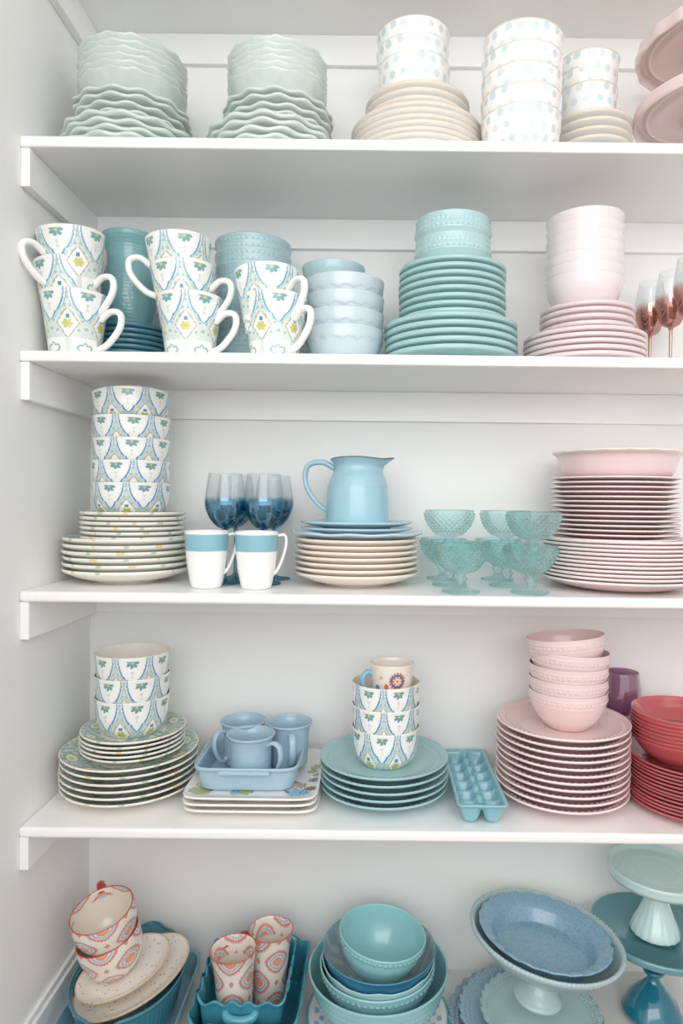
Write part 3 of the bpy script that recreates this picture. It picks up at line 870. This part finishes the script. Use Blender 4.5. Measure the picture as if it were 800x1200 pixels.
# egg tray: two rows of six cups
def egg_tray():
    W, L, H, t = .097, .285, .042, .004
    nx, ny = 44, 124
    def zt(x, y):
        ex = min(x, W-x); ey = min(y, L-y)
        if min(ex, ey) < .0065: return H
        cx, cy = (W-.013)/2, (L-.013)/6
        ux, uy = ((x-.0065) % cx)/cx - .5, ((y-.0065) % cy)/cy - .5
        ucx, ucy = (x-.0065)/cx, (y-.0065)/cy
        d = (abs(ux*2)**2.6 + abs(uy*2)**2.6)
        dep = max(0., 1 - d)**.55
        ridge = .30 if (abs(ux) > .36 and .4 < ucx < 1.6) else .36
        edge = min(1, (min(ex, ey)-.0065)/.004)
        post = math.hypot((ucx - 1)*cx, (((ucy+.5) % 1)-.5)*cy)
        v = max(ridge, dep) if ex > .012 else max(ridge*.9, dep)
        if post < .011: v = max(.10, v - .30*(1-post/.011)**.5)
        return H - (H-t-.001)*v*edge
    vs, fs = [], []
    def rc(x, y):   # rounded corners
        r = .012; X, Y = x, y
        cx = min(max(x, r), W-r); cy = min(max(y, r), L-r)
        dx, dy = x-cx, y-cy
        if dx and dy:
            m_ = max(abs(dx), abs(dy)); l = math.hypot(dx, dy)
            X, Y = cx + dx*m_/l, cy + dy*m_/l
        return X - W/2, Y - L/2
    g1, g2 = [], []
    xs = [0, .001, .0035] + [.0065 + (W-.013)*i/(nx-1) for i in range(nx)] + [W-.0035, W-.001, W]
    ys = [0, .001, .0035] + [.0065 + (L-.013)*i/(ny-1) for i in range(ny)] + [L-.0035, L-.001, L]
    for y in ys:
        for x in xs:
            X, Y = rc(x, y); e = min(x, W-x, y, L-y)
            g1.append((X, Y, zt(x, y) - (.0016 if e == 0 else 0)))
    for y in ys:
        for x in xs:
            X, Y = rc(x, y); e = min(x, W-x, y, L-y)
            z = zt(x, y) - t
            g2.append((X*(.995), Y*(.998), max(0, z + (.0012 if e == 0 else 0))))
    a = len(xs); n1 = len(g1); vs = g1 + g2
    for j in range(len(ys)-1):
        for i in range(a-1):
            q = j*a+i
            fs.append((q, q+1, q+a+1, q+a)); fs.append((n1+q, n1+q+a, n1+q+a+1, n1+q+1))
    for i in range(a-1):
        fs.append((i+1, i, n1+i, n1+i+1)); q = (len(ys)-1)*a+i; fs.append((q, q+1, n1+q+1, n1+q))
    for j in range(len(ys)-1):
        q = j*a; fs.append((q, q+a, n1+q+a, n1+q)); q = j*a+a-1; fs.append((q+a, q, n1+q, n1+q+a))
    return mk('egg_tray', vs, fs)
tag(link('egg_tray', egg_tray(), mat('aqua_egg_tray', (138, 190, 202)), None, (.2080, .158, S4+.0004)), 'aqua ceramic egg tray with two rows of hollows', 'egg tray')

# rose plates and blush bowls
s = Stack(658, .15, S4)
s.plates('beaded_plate', 'rose plate with beaded rim', 'in the stack beneath five blush bowls', 'rose beaded plates on the fourth shelf', painted, 76.5, 11, 868, t=.0048, rise=.018, e=1.35, seg=240, pn=34,
         col=rim_tint((236, 212, 211), (248, 232, 230)), f=plate_beads(60, .89, .0022), jit=.001)
s.bowls('beaded_bowl', 'blush bowl with beaded band', 'on the rose plates before the purple tumbler', 'blush beaded bowls on the fourth shelf', rose, 45, 820, 757, 5, px=666,
        f=beads(48, .80, .0030, .0021, (.70, .75, .88)), seg=224, rows=52, shape=[(.50, 0), (.54, .03), (.76, .25), (.92, .55), (.985, .8), (1, 1)], t=.0026, tilts={0: (2, 6), 1: (0, 2)})

# red glass plates and bowls, purple tumblers
redg = glass_mat('red_glass', (.97, .64, .66), body=(243, 142, 148), bodyfac=.76, rough=.10, gloss=2.2)
s = Stack(813.5, .129, S4)
s.plates('glass_plate', 'ruby glass plate', 'in the wide stack beneath the glass bowls', 'ruby glass plates', redg, 75.5, 13, 913, t=.0045, rise=.012, e=1.3, seg=110)
s.bowls('glass_bowl', 'ruby glass bowl', 'nested on the ruby glass plates', 'ruby glass bowls', redg, 57, 883, 851, 8, px=799, shape=[(.55, 0), (.62, .05), (.82, .4), (.93, .75), (1, 1)], t=.0022, rows=24)
purp = glass_mat('purple_lustre_glass', (.84, .70, .82), body=(196, 158, 184), bodyfac=.35, rough=.05, gloss=3)
zt_ = wz(727, 793, .225); tb = .094
tme = lathe('tumbler', vessel([(.018, 0), (.023, .003), (.034, .014), (.0405, .034), (.041, .055), (.0355, tb)], .0016, 44, floor=.006), 72)
Xt = wx(728, 820, .268)
tag(link('tumbler', tme, purp, None, (Xt, .268, S4+.0004)), 'purple tumbler standing on the shelf under the other purple tumbler', 'tumbler', 'purple tumblers')
tag(link('tumbler', tme, purp, None, (Xt, .268, max(zt_-tb, S4+.0955))), 'purple lustre tumbler behind the blush bowls, above the ruby plates', 'tumbler', 'purple tumblers')

# ================================================================== FLOOR
FZ = .0004
slate = mat('slate_blue_tray', (146, 184, 200))
tealb = mat('teal_baker_glaze', (64, 132, 148), rough=.18)
# flat rectangular tray
def rect_me(name, R, H, t, sx, sy, sup=8, seg=160, f=None, out=None, col=None, rows=30):
    return lathe(name, vessel(out or [(R*.88, 0), (R*.91, .004), (R*.95, H*.5), (R, H)], t, rows, floor=.005), seg, f, col, sup=sup, sx=sx, sy=sy)
tag(link('serving_tray', rect_me('serving_tray', .118, .05, .004, 1, 1.38), slate, None, (-.490, .130, FZ)), 'slate blue rectangular tray under the oval teal baker', 'tray')
zo = FZ + .0056
def ribo(th, r, z, tg):
    if tg == 0 and .02 < z < .085: r *= 1 + .006*math.cos(70*th)
    if z > .085 and tg != 0 or z > .1: 
        pass
    d = min(abs(th-PI/2), abs(th-3*PI/2))
    if z > .078 and r > .105 and d < .34: r += .012*(math.cos(d/.34*PI)+1)/2
    return r, z
tag(link('oval_baker', lathe('oval_baker', vessel([(.080, 0), (.085, .004), (.096, .03), (.104, .07), (.108, .088), (.112, .094), (.113, .098)], .0045, 44, floor=.007), 280, ribo, None, sx=.98, sy=1.28), tealb, None, (-.489, .1485, zo)),
    'oval teal ribbed baker holding speckled plates and ikat mugs', 'baker')
speck = mat('speckled_cream', (238, 230, 218), rough=.4)
if True:
    nt = speck.node_tree; b = nt.nodes['Principled BSDF']
    tc = nt.nodes.new('ShaderNodeTexCoord'); vo = nt.nodes.new('ShaderNodeTexVoronoi'); vo.inputs['Scale'].default_value = 120
    mp = nt.nodes.new('ShaderNodeMapping'); mp.inputs['Scale'].default_value = (1, .6, 1)
    rp = nt.nodes.new('ShaderNodeValToRGB'); rp.color_ramp.elements[0].position = .17; rp.color_ramp.elements[0].color = (*lin((190, 194, 204)), 1)
    rp.color_ramp.elements[1].position = .22; rp.color_ramp.elements[1].color = (*lin((248, 245, 241)), 1)
    at_ = nt.nodes.new('ShaderNodeAttribute'); at_.attribute_name = 'paint'
    mx = nt.nodes.new('ShaderNodeMix'); mx.data_type = 'RGBA'; mx.blend_type = 'MULTIPLY'; mx.inputs[0].default_value = 1
    nt.links.new(tc.outputs['Object'], mp.inputs[0]); nt.links.new(mp.outputs[0], vo.inputs['Vector']); nt.links.new(vo.outputs['Distance'], rp.inputs[0])
    nt.links.new(rp.outputs[0], mx.inputs[6]); nt.links.new(at_.outputs['Color'], mx.inputs[7]); nt.links.new(mx.outputs[2], b.inputs['Base Color'])
def speckc(R):
    def c(th, r, z, tg): return (226, 206, 178) if (tg < 2 or r > R*.97) else (252, 250, 246)
    return c
def oval_plate(R, sx, loc, rot, lab, px_):
    me = lathe('speckled_plate', plate_prof(R, .009, .014, .0055, rf=.5, rw=.7, pn=14), 120, None, speckc(R), sx=sx, sy=1)
    tag(link('speckled_plate', me, speck, None, loc, rot), lab, 'plate', 'speckled oval plates in the teal baker')
RT = (math.radians(3), math.radians(-15), math.radians(38))
RE = Matrix.Rotation(math.radians(-10), 3, 'Y') @ Matrix.Rotation(math.radians(4), 3, 'X') @ Matrix.Rotation(math.radians(50), 3, 'Z')
def eul(m_): return tuple(m_.to_euler())
n_ = RE @ Vector((0, 0, 1))
P0 = Vector((-.474, .135, .086))
oval_plate(.093, 1.30, tuple(P0), eul(RE), 'big oval speckled cream plate leaning in the teal baker, lowest of two', 0)
P1 = P0 + n_*.0225 + Vector((-.012, -.006, 0))
oval_plate(.080, 1.18, tuple(P1), eul(RE), 'smaller oval speckled cream plate lying on the big speckled one', 0)
# round ikat mugs
iH = .078; iR = .0615
ime = lathe('cup_body', vessel([(.032, 0), (.039, .003), (.052, .020), (.0595, .041), (.0618, .060), (iR, iH)], .0035, 78, floor=.006, ni=40), 264, None, ikat_col(4, 1.1)(iR, iH))
ihm = sweep('handle', [(iR-.003, 0, iH*.88), (iR+.018, 0, iH*.96), (iR+.032, 0, iH*.78), (iR+.028, 0, iH*.5), (iR-.004, 0, iH*.3)], .006, 26, 12, 1.3)
redm = mat('red_glaze', (190, 62, 50))
RM = Matrix.Rotation(math.radians(-13), 3, 'Y') @ Matrix.Rotation(math.radians(8), 3, 'X')
nm = RM @ Vector((0, 0, 1))
Pm = P1 + n_*.0125 + Vector((-.016, .008, .0))
im = thing('mug', 'round ikat mug resting on the speckled plate beneath another mug', 'mug', tuple(Pm), eul(RM @ Matrix.Rotation(math.radians(100), 3, 'Z')), 'round ikat mugs')
link('cup_body', ime, painted, im); link('handle', ihm, redm, im)
RM2 = Matrix.Rotation(math.radians(-9), 3, 'Y') @ Matrix.Rotation(math.radians(13), 3, 'X')
Pm2 = Pm + nm*.0600 + Vector((.002, .000, 0))
dup(im, tuple(Pm2), eul(RM2 @ Matrix.Rotation(math.radians(112), 3, 'Z')), 'round ikat mug with red rim stacked inside the lower mug', 'round ikat mugs')

# scalloped bakers with tall ikat mugs
tq = mat('turquoise_baker_glaze', (62, 140, 160), rough=.15, noise=((76, 154, 172), 18, .4, .7))
def sbaker(W, L, H, loc, lab):
    R = W/2
    ro = thing('scalloped_baker', lab, 'baker', loc, group='scalloped turquoise bakers')
    sy = L/W
    link('dish_body', rect_me('dish_body', R, H, .0045, 1, sy, 9, 280, rect_wave(18, .0042)(R, H), [(R*.84, 0), (R*.87, .004), (R*.91, H*.5), (R*.95, H*.85), (R, H)], rows=40), tq, ro)
    hm = mk('handle', *handle_arc(.028, .0085))
    for sgn in (-1, 1):
        link('handle', hm, mat('turquoise_handle', (96, 172, 190), rough=.15), ro, (0, sgn*R*sy*.90, H*.78), (0, 0, 0 if sgn < 0 else PI))
    return ro
def handle_arc(w, r):
    """thumb-wide loop lying level, bulging toward -Y"""
    P = [Vector((w*math.cos(a), -.015*math.sin(a)**.7 if math.sin(a) > 0 else 0, -.007*math.sin(a))) for a in [PI*i/20 for i in range(21)]]
    vs, fs = [], []
    for i, p in enumerate(P):
        T = (P[min(i+1, 20)] - P[max(0, i-1)]).normalized(); B = Vector((0, 0, 1)); N = T.cross(B).normalized()
        for k in range(10):
            a = 2*PI*k/10; vs.append(tuple(p + N*math.cos(a)*r + B*math.sin(a)*r*1.2))
    for i in range(20):
        for k in range(10): fs.append((i*10+k, i*10+(k+1) % 10, (i+1)*10+(k+1) % 10, (i+1)*10+k))
    fs.append(tuple(range(9, -1, -1))); fs.append(tuple(200+k for k in range(10)))
    return vs, fs
sbaker(.214, .262, .088, (-.237, .150, FZ), 'larger scalloped turquoise baker underneath, holding the smaller one')
sbaker(.176, .195, .098, (-.245, .150, FZ+.0085), 'smaller scalloped turquoise baker holding two tall ikat mugs')
tH = .152; tR = .0465
tpe = lathe('cup_body', vessel([(.031, 0), (.034, .004), (.036, tH*.35), (.039, tH*.7), (tR-.002, tH*.95), (tR, tH)], .003, 100, floor=.006, ni=50), 200, None, ikat_col(3, 1.7)(tR, tH))
tpo = thing('mug', 'tall ikat mug toward the shelf edge in the scalloped baker', 'mug', (wx(276, 1110, .122), .124, .0170), (0, math.radians(-2), .6), 'tall ikat mugs')
thm = sweep('handle', [(.040, 0, tH*.86), (.060, 0, tH*.90), (.072, 0, tH*.76), (.068, 0, tH*.52), (.036, 0, tH*.36)], .0055, 26, 12, 1.3)
link('cup_body', tpe, painted, tpo); link('handle', thm, redm, tpo, None, (0, 0, math.radians(90)))
t2 = thing('mug', 'tall ikat mug farther back with its red handle showing', 'mug', (wx(319, 1088, .186)-.005, .184, .0170), (0, math.radians(1), 0), 'tall ikat mugs')
link('cup_body', tpe, painted, t2); link('handle', thm, redm, t2, None, (0, 0, math.radians(172)))

# nested mixing bowls on a painted plate
def bluerim(R):
    def c(th, r, z, tg):
        if tg < 2 or r > R*.965: return (86, 156, 190)
        q = r/R
        k = math.sin(th*22)*math.sin(q*42)
        return (150, 180, 210) if (q > .72 and q < .92 and k > .25) else (240, 238, 234)
    return c
s = Stack(444, .15, FZ)
Xb = wx(443, 1150, .13)
Rp = .146; ppf = .010
tag(link('dinner_plate', lathe('dinner_plate', plate_prof(Rp, ppf, .014, .0045, pn=26), 220, None, bluerim(Rp)), painted, None, (Xb, .150, FZ)), 'white plate with blue rim beneath the nested mixing bowls', 'plate')
def nest(R, zrim, H, mtl, name, lab, Y, X, f=None, col=None, shape=None, rot=(0, 0, 0), seg=168, t=.0035, rows=44):
    sh = shape or [(.45, 0), (.50, .03), (.72, .25), (.90, .6), (.97, .88), (1, 1)]
    o = link(name, lathe(name, vessel([(a*R, b*H) for a, b in sh], t, rows), seg, f and f(R, H), col and col(R, H)), mtl, None, (X, Y, zrim-H), rot)
    return tag(o, lab, 'bowl', 'nested mixing bowls')
aqb = mat('aqua_mixing_bowl', (144, 194, 198))
zr0 = .124
def hatch(R, H):
    def f(th, r, z, tg):
        if tg == 0 and .45 < z/H < .86: r += .0014*math.sin(th*40 + z*260)*math.sin(th*40 - z*260)
        return r, z
    return f
nest(.142, zr0, zr0-ppf-.001, aqb, 'mixing_bowl', 'largest aqua mixing bowl with basket relief, holding all the others', .145, Xb, f=hatch, seg=240, t=.0045)
nest(.117, .1325, .094, mat('pale_aqua_mixing', (160, 208, 212)), 'mixing_bowl', 'pale aqua bowl with beaded band inside the largest bowl', .145, Xb-.002, f=beads(60, .86, .0036, .0030), seg=288, rows=60)
nest(.114, .143, .086, mat('pale_mint_mixing', (168, 206, 208)), 'mixing_bowl', 'pale mint bowl with wavy rim under the dark blue bowl', .145, Xb, f=wavy_bowl(8, .0010, .0022), t=.003)
def inner_floral(R, H):
    def c(th, r, z, tg):
        if tg < 2: return (44, 112, 144) if tg == 0 else (70, 138, 168)
        k = vein(r*math.cos(th), r*math.sin(th), 130)
        return (164, 188, 198) if k < .3 else (200, 204, 198)
    return c
nest(.1150, .164, .080, painted, 'mixing_bowl', 'dark blue bowl with pale floral inside, under the topmost bowl', .145, Xb, col=inner_floral, rot=(0, math.radians(1), 0), seg=200, rows=54, t=.003)
nest(.089, .193, .084, mat('seafoam_bowl', (152, 204, 206), rough=.15), 'mixing_bowl', 'seafoam bowl with beaded rim, topmost of the nested mixing bowls', .147, wx(443, 1100, .147), f=beads(54, .90, .0034, .0028), rot=(math.radians(2), math.radians(6), 0), seg=240, rows=60)

# lattice-edged plates, blue-grey cake stand, pie dish
def lattice(R):
    def f(th, r, z, tg):
        q = r/R
        if q > .80:
            w = (q-.80)/.2
            r += .0022*w*math.cos(32*th) ; z += .0032*math.sin(48*th + q*50)*math.sin(48*th - q*50)*min(1, w*3) + .001*w*math.cos(32*th)
        return r, z
    return f
def lplate(R, p, m_, X, Y, z, rot, lab):
    tag(link('lattice_plate', lathe('lattice_plate', plate_prof(R, p, .016, .005, pn=26), 300, lattice(R)), m_, None, (X, Y, z), rot), lab, 'plate', 'lattice edged plates')
lb = mat('lattice_blue', (138, 164, 178)); lg = mat('lattice_sage', (176, 202, 202))
Xd = wx(632, 1180, .12)
lplate(.155, .012, lb, Xd-.025, .128, FZ, (0, 0, 0), 'widest grey-blue lattice plate, lowest beneath the tilted cake stand')
lplate(.142, .012, mat('lattice_blue_light', (152, 180, 194)), Xd-.016, .130, FZ+.0125, (0, 0, .1), 'grey-blue lattice plate second in the pile beneath the tilted cake stand')
lplate(.118, .012, lg, Xd+.002, .122, FZ+.0255, (0, math.radians(0), .2), 'pale sage lattice plate topmost in the pile, directly beneath the cake stand')
zl_ = FZ + .0255 + .0125
stg = mat('sage_grey_stand', (176, 200, 200))
tlt = math.radians(7)
Rs_ = .150
def beadrim(th, r, z, tg):
    if r > Rs_*.955: r += .0012*math.cos(110*th); z += .0012*math.cos(110*th)
    return r, z
Cc = Vector((wx(638.5, 1100, .112), .112, 0)); zc_ = wz(641, 1102, .112)
ax = Matrix.Rotation(tlt, 3, 'Y') @ Matrix.Rotation(math.radians(-1), 3, 'X')
hs = .089
base = Vector((Cc.x, Cc.y, zc_)) - (ax @ Vector((0, 0, hs+.026)))
low = .048*math.sin(tlt)
base.z = max(base.z, zl_ + low + .001)
st = thing('cake_stand', 'sage grey cake stand with beaded rim, tilted, holding the blue pie dish', 'cake stand', tuple(base), eul(ax))
pp = [(0, hs-.010, 0), (Rs_*.30, hs-.010, 0), (Rs_*.6, hs-.006, 0), (Rs_*.80, hs+.006, 0), (Rs_*.985, hs+.034, 0), (Rs_, hs+.038, 0), (Rs_*1.0, hs+.0425, 1), (Rs_*.985, hs+.044, 1), (Rs_*.955, hs+.0425, 1), (Rs_*.935, hs+.036, 2), (Rs_*.76, hs+.008, 2), (Rs_*.68, hs, 2), (0, hs-.001, 2)]
link('plate', lathe('plate', pp, 330, beadrim), stg, st)
link('pedestal', lathe('pedestal', pedestal_prof([(.048, 0), (.047, .005), (.041, .012), (.029, .028), (.023, .044), (.026, .060), (.044, hs-.0102)]), 72), stg, st)
pd = Vector(base) + ax @ Vector((-.003, .002, hs+.0008))
RPd = .129; HPd = .041
def pief(th, r, z, tg):
    w = max(0, (z/HPd-.7)/.3)
    if tg == 0 and .004 < z < HPd*.72: r += .0015*math.cos(80*th)
    return r*(1+.007*w*math.cos(24*th)), z + .0011*w*math.cos(24*th)
bp_ = mat('speckled_blue_pie', (140, 174, 194), rough=.2, noise=((116, 152, 176), 220, .45, .75))
tag(link('pie_dish', lathe('pie_dish', vessel([(.084, 0), (.089, .003), (.0975, .016), (.105, HPd*.7), (.116, HPd*.88), (RPd, HPd)], .004, 44, floor=.007), 320, pief), bp_, None, tuple(pd), eul(ax)),
    'speckled blue pie dish with wavy rim lying in the tilted cake stand', 'pie dish')

# teal glass stand carrying the mint milk-glass stand
tgm = mat('teal_lustre_glass', (20, 112, 132), rough=.10, coat=1.0)
Ct = Vector((wx(768, 1105, .178), .178, wz(768, 1105, .178)))
axt = Matrix.Rotation(math.radians(2.5), 3, 'Y') @ Matrix.Rotation(math.radians(-1), 3, 'X')
bt = Ct.copy(); ht = .17
bt = Ct - axt @ Vector((0, 0, ht)); bt.z = max(.009, bt.z)
ht2 = ht + max(0, Ct.z - (bt.z + (axt @ Vector((0, 0, ht))).z))
ts = thing('cake_stand', 'teal glass cake stand with knobbed stem, carrying the mint stand', 'cake stand', tuple(bt), eul(axt))
Rt = .132
pp = [(0, ht2-.008, 0), (Rt*.9, ht2-.006, 0), (Rt*.96, ht2-.009, 0), (Rt*.985, ht2-.006, 0), (Rt, ht2, 0), (Rt*.998, ht2+.006, 1), (Rt*.98, ht2+.0075, 1), (Rt*.955, ht2+.006, 2), (Rt*.92, ht2, 2), (0, ht2, 2)]
link('plate', lathe('plate', pp, 110, None), mat('teal_glass_top', (96, 150, 160), rough=.12, coat=1.0), ts)
link('pedestal', lathe('pedestal', pedestal_prof([(.058, 0), (.0605, .004), (.058, .012), (.046, .034), (.026, .056), (.014, .070), (.013, .080), (.021, .085), (.021, .091), (.013, .096), (.020, .101), (.020, .107), (.012, .114), (.016, ht2-.02), (.030, ht2-.0082)], 90), 72), tgm, ts)
mint = mat('mint_milk_glass', (200, 224, 220), rough=.15, coat=.6)
Cm = Vector((wx(757, 1024, .175), .175, 0)); 
axm = Matrix.Rotation(math.radians(7), 3, 'Y') @ Matrix.Rotation(math.radians(-2), 3, 'X')
pb = Vector(bt) + axt @ Vector((-.006, -.008, ht2+.0012))
zc2 = wz(757, 1022, .175); hm_ = max(.08, (zc2 - pb.z)/math.cos(math.radians(7)))
ms = thing('cake_stand', 'mint milk glass cake stand with fluted foot, standing on the teal one', 'cake stand', tuple(pb), eul(axt))
ms.location.z += .002
Rm = .1015
def emb(th, r, z, tg):
    if tg == 2:
        q = r/Rm
        if abs(q-.42) < .03: z += .0009
        if abs(q-(.66+.05*abs(math.sin(6*th)))) < .03: z += .0009
    return r, z
mp_ = [(0, hm_-.006, 0), (Rm*.88, hm_-.006, 0), (Rm*.93, hm_-.012, 0), (Rm*.97, hm_-.012, 0), (Rm*.99, hm_-.004, 0), (Rm*.985, hm_, 0), (Rm, hm_+.004, 0), (Rm, hm_+.010, 1), (Rm*.985, hm_+.0115, 1), (Rm*.965, hm_+.010, 2), (Rm*.945, hm_+.001, 2)]
mp_ += [(Rm*.9*(1-i/30), hm_, 2) for i in range(30)] + [(0, hm_, 2)]
link('plate', lathe('plate', mp_, 160, emb), mint, ms)
link('pedestal', lathe('pedestal', pedestal_prof([(.047, 0), (.0485, .004), (.045, .016), (.034, hm_*.32), (.023, hm_*.55), (.0165, hm_*.82), (.017, hm_-.0062)], 50), 144, lambda th, r, z, tg: (r*(1+.022*abs(math.cos(9*th))), z)), mint, ms)

# ------------------------------------------------------------------ light
w = bpy.data.worlds.new('world'); sc.world = w; w.use_nodes = True
bg = w.node_tree.nodes['Background']; bg.inputs[0].default_value = (.95, .975, 1.0, 1); bg.inputs[1].default_value = 1.02
def area(name, loc, target, sx, sy, power, color):
    l = bpy.data.lights.new(name, 'AREA'); l.shape = 'RECTANGLE'; l.size = sx; l.size_y = sy; l.energy = power; l.color = color
    o = bpy.data.objects.new(name, l); COL.objects.link(o); o.location = loc
    o.rotation_euler = (Vector(target)-Vector(loc)).to_track_quat('-Z', 'Y').to_euler()
    return o
area('front_soft_light', (-.1, -2.6, 2.0), (0, .2, 1.45), 2.8, 1.6, 27, (1, .985, .96))  # soft area light added behind the camera; stands for no known window
sc.view_settings.view_transform = 'Standard'; sc.view_settings.look = 'None'
sc.view_settings.gamma = 1; sc.view_settings.use_curve_mapping = False
sc.view_settings.exposure = 0.45
sc.cycles.use_denoising = True
sc.cycles.max_bounces = 14; sc.cycles.transparent_max_bounces = 24; sc.cycles.diffuse_bounces = 7
sc.cycles.sample_clamp_indirect = 6
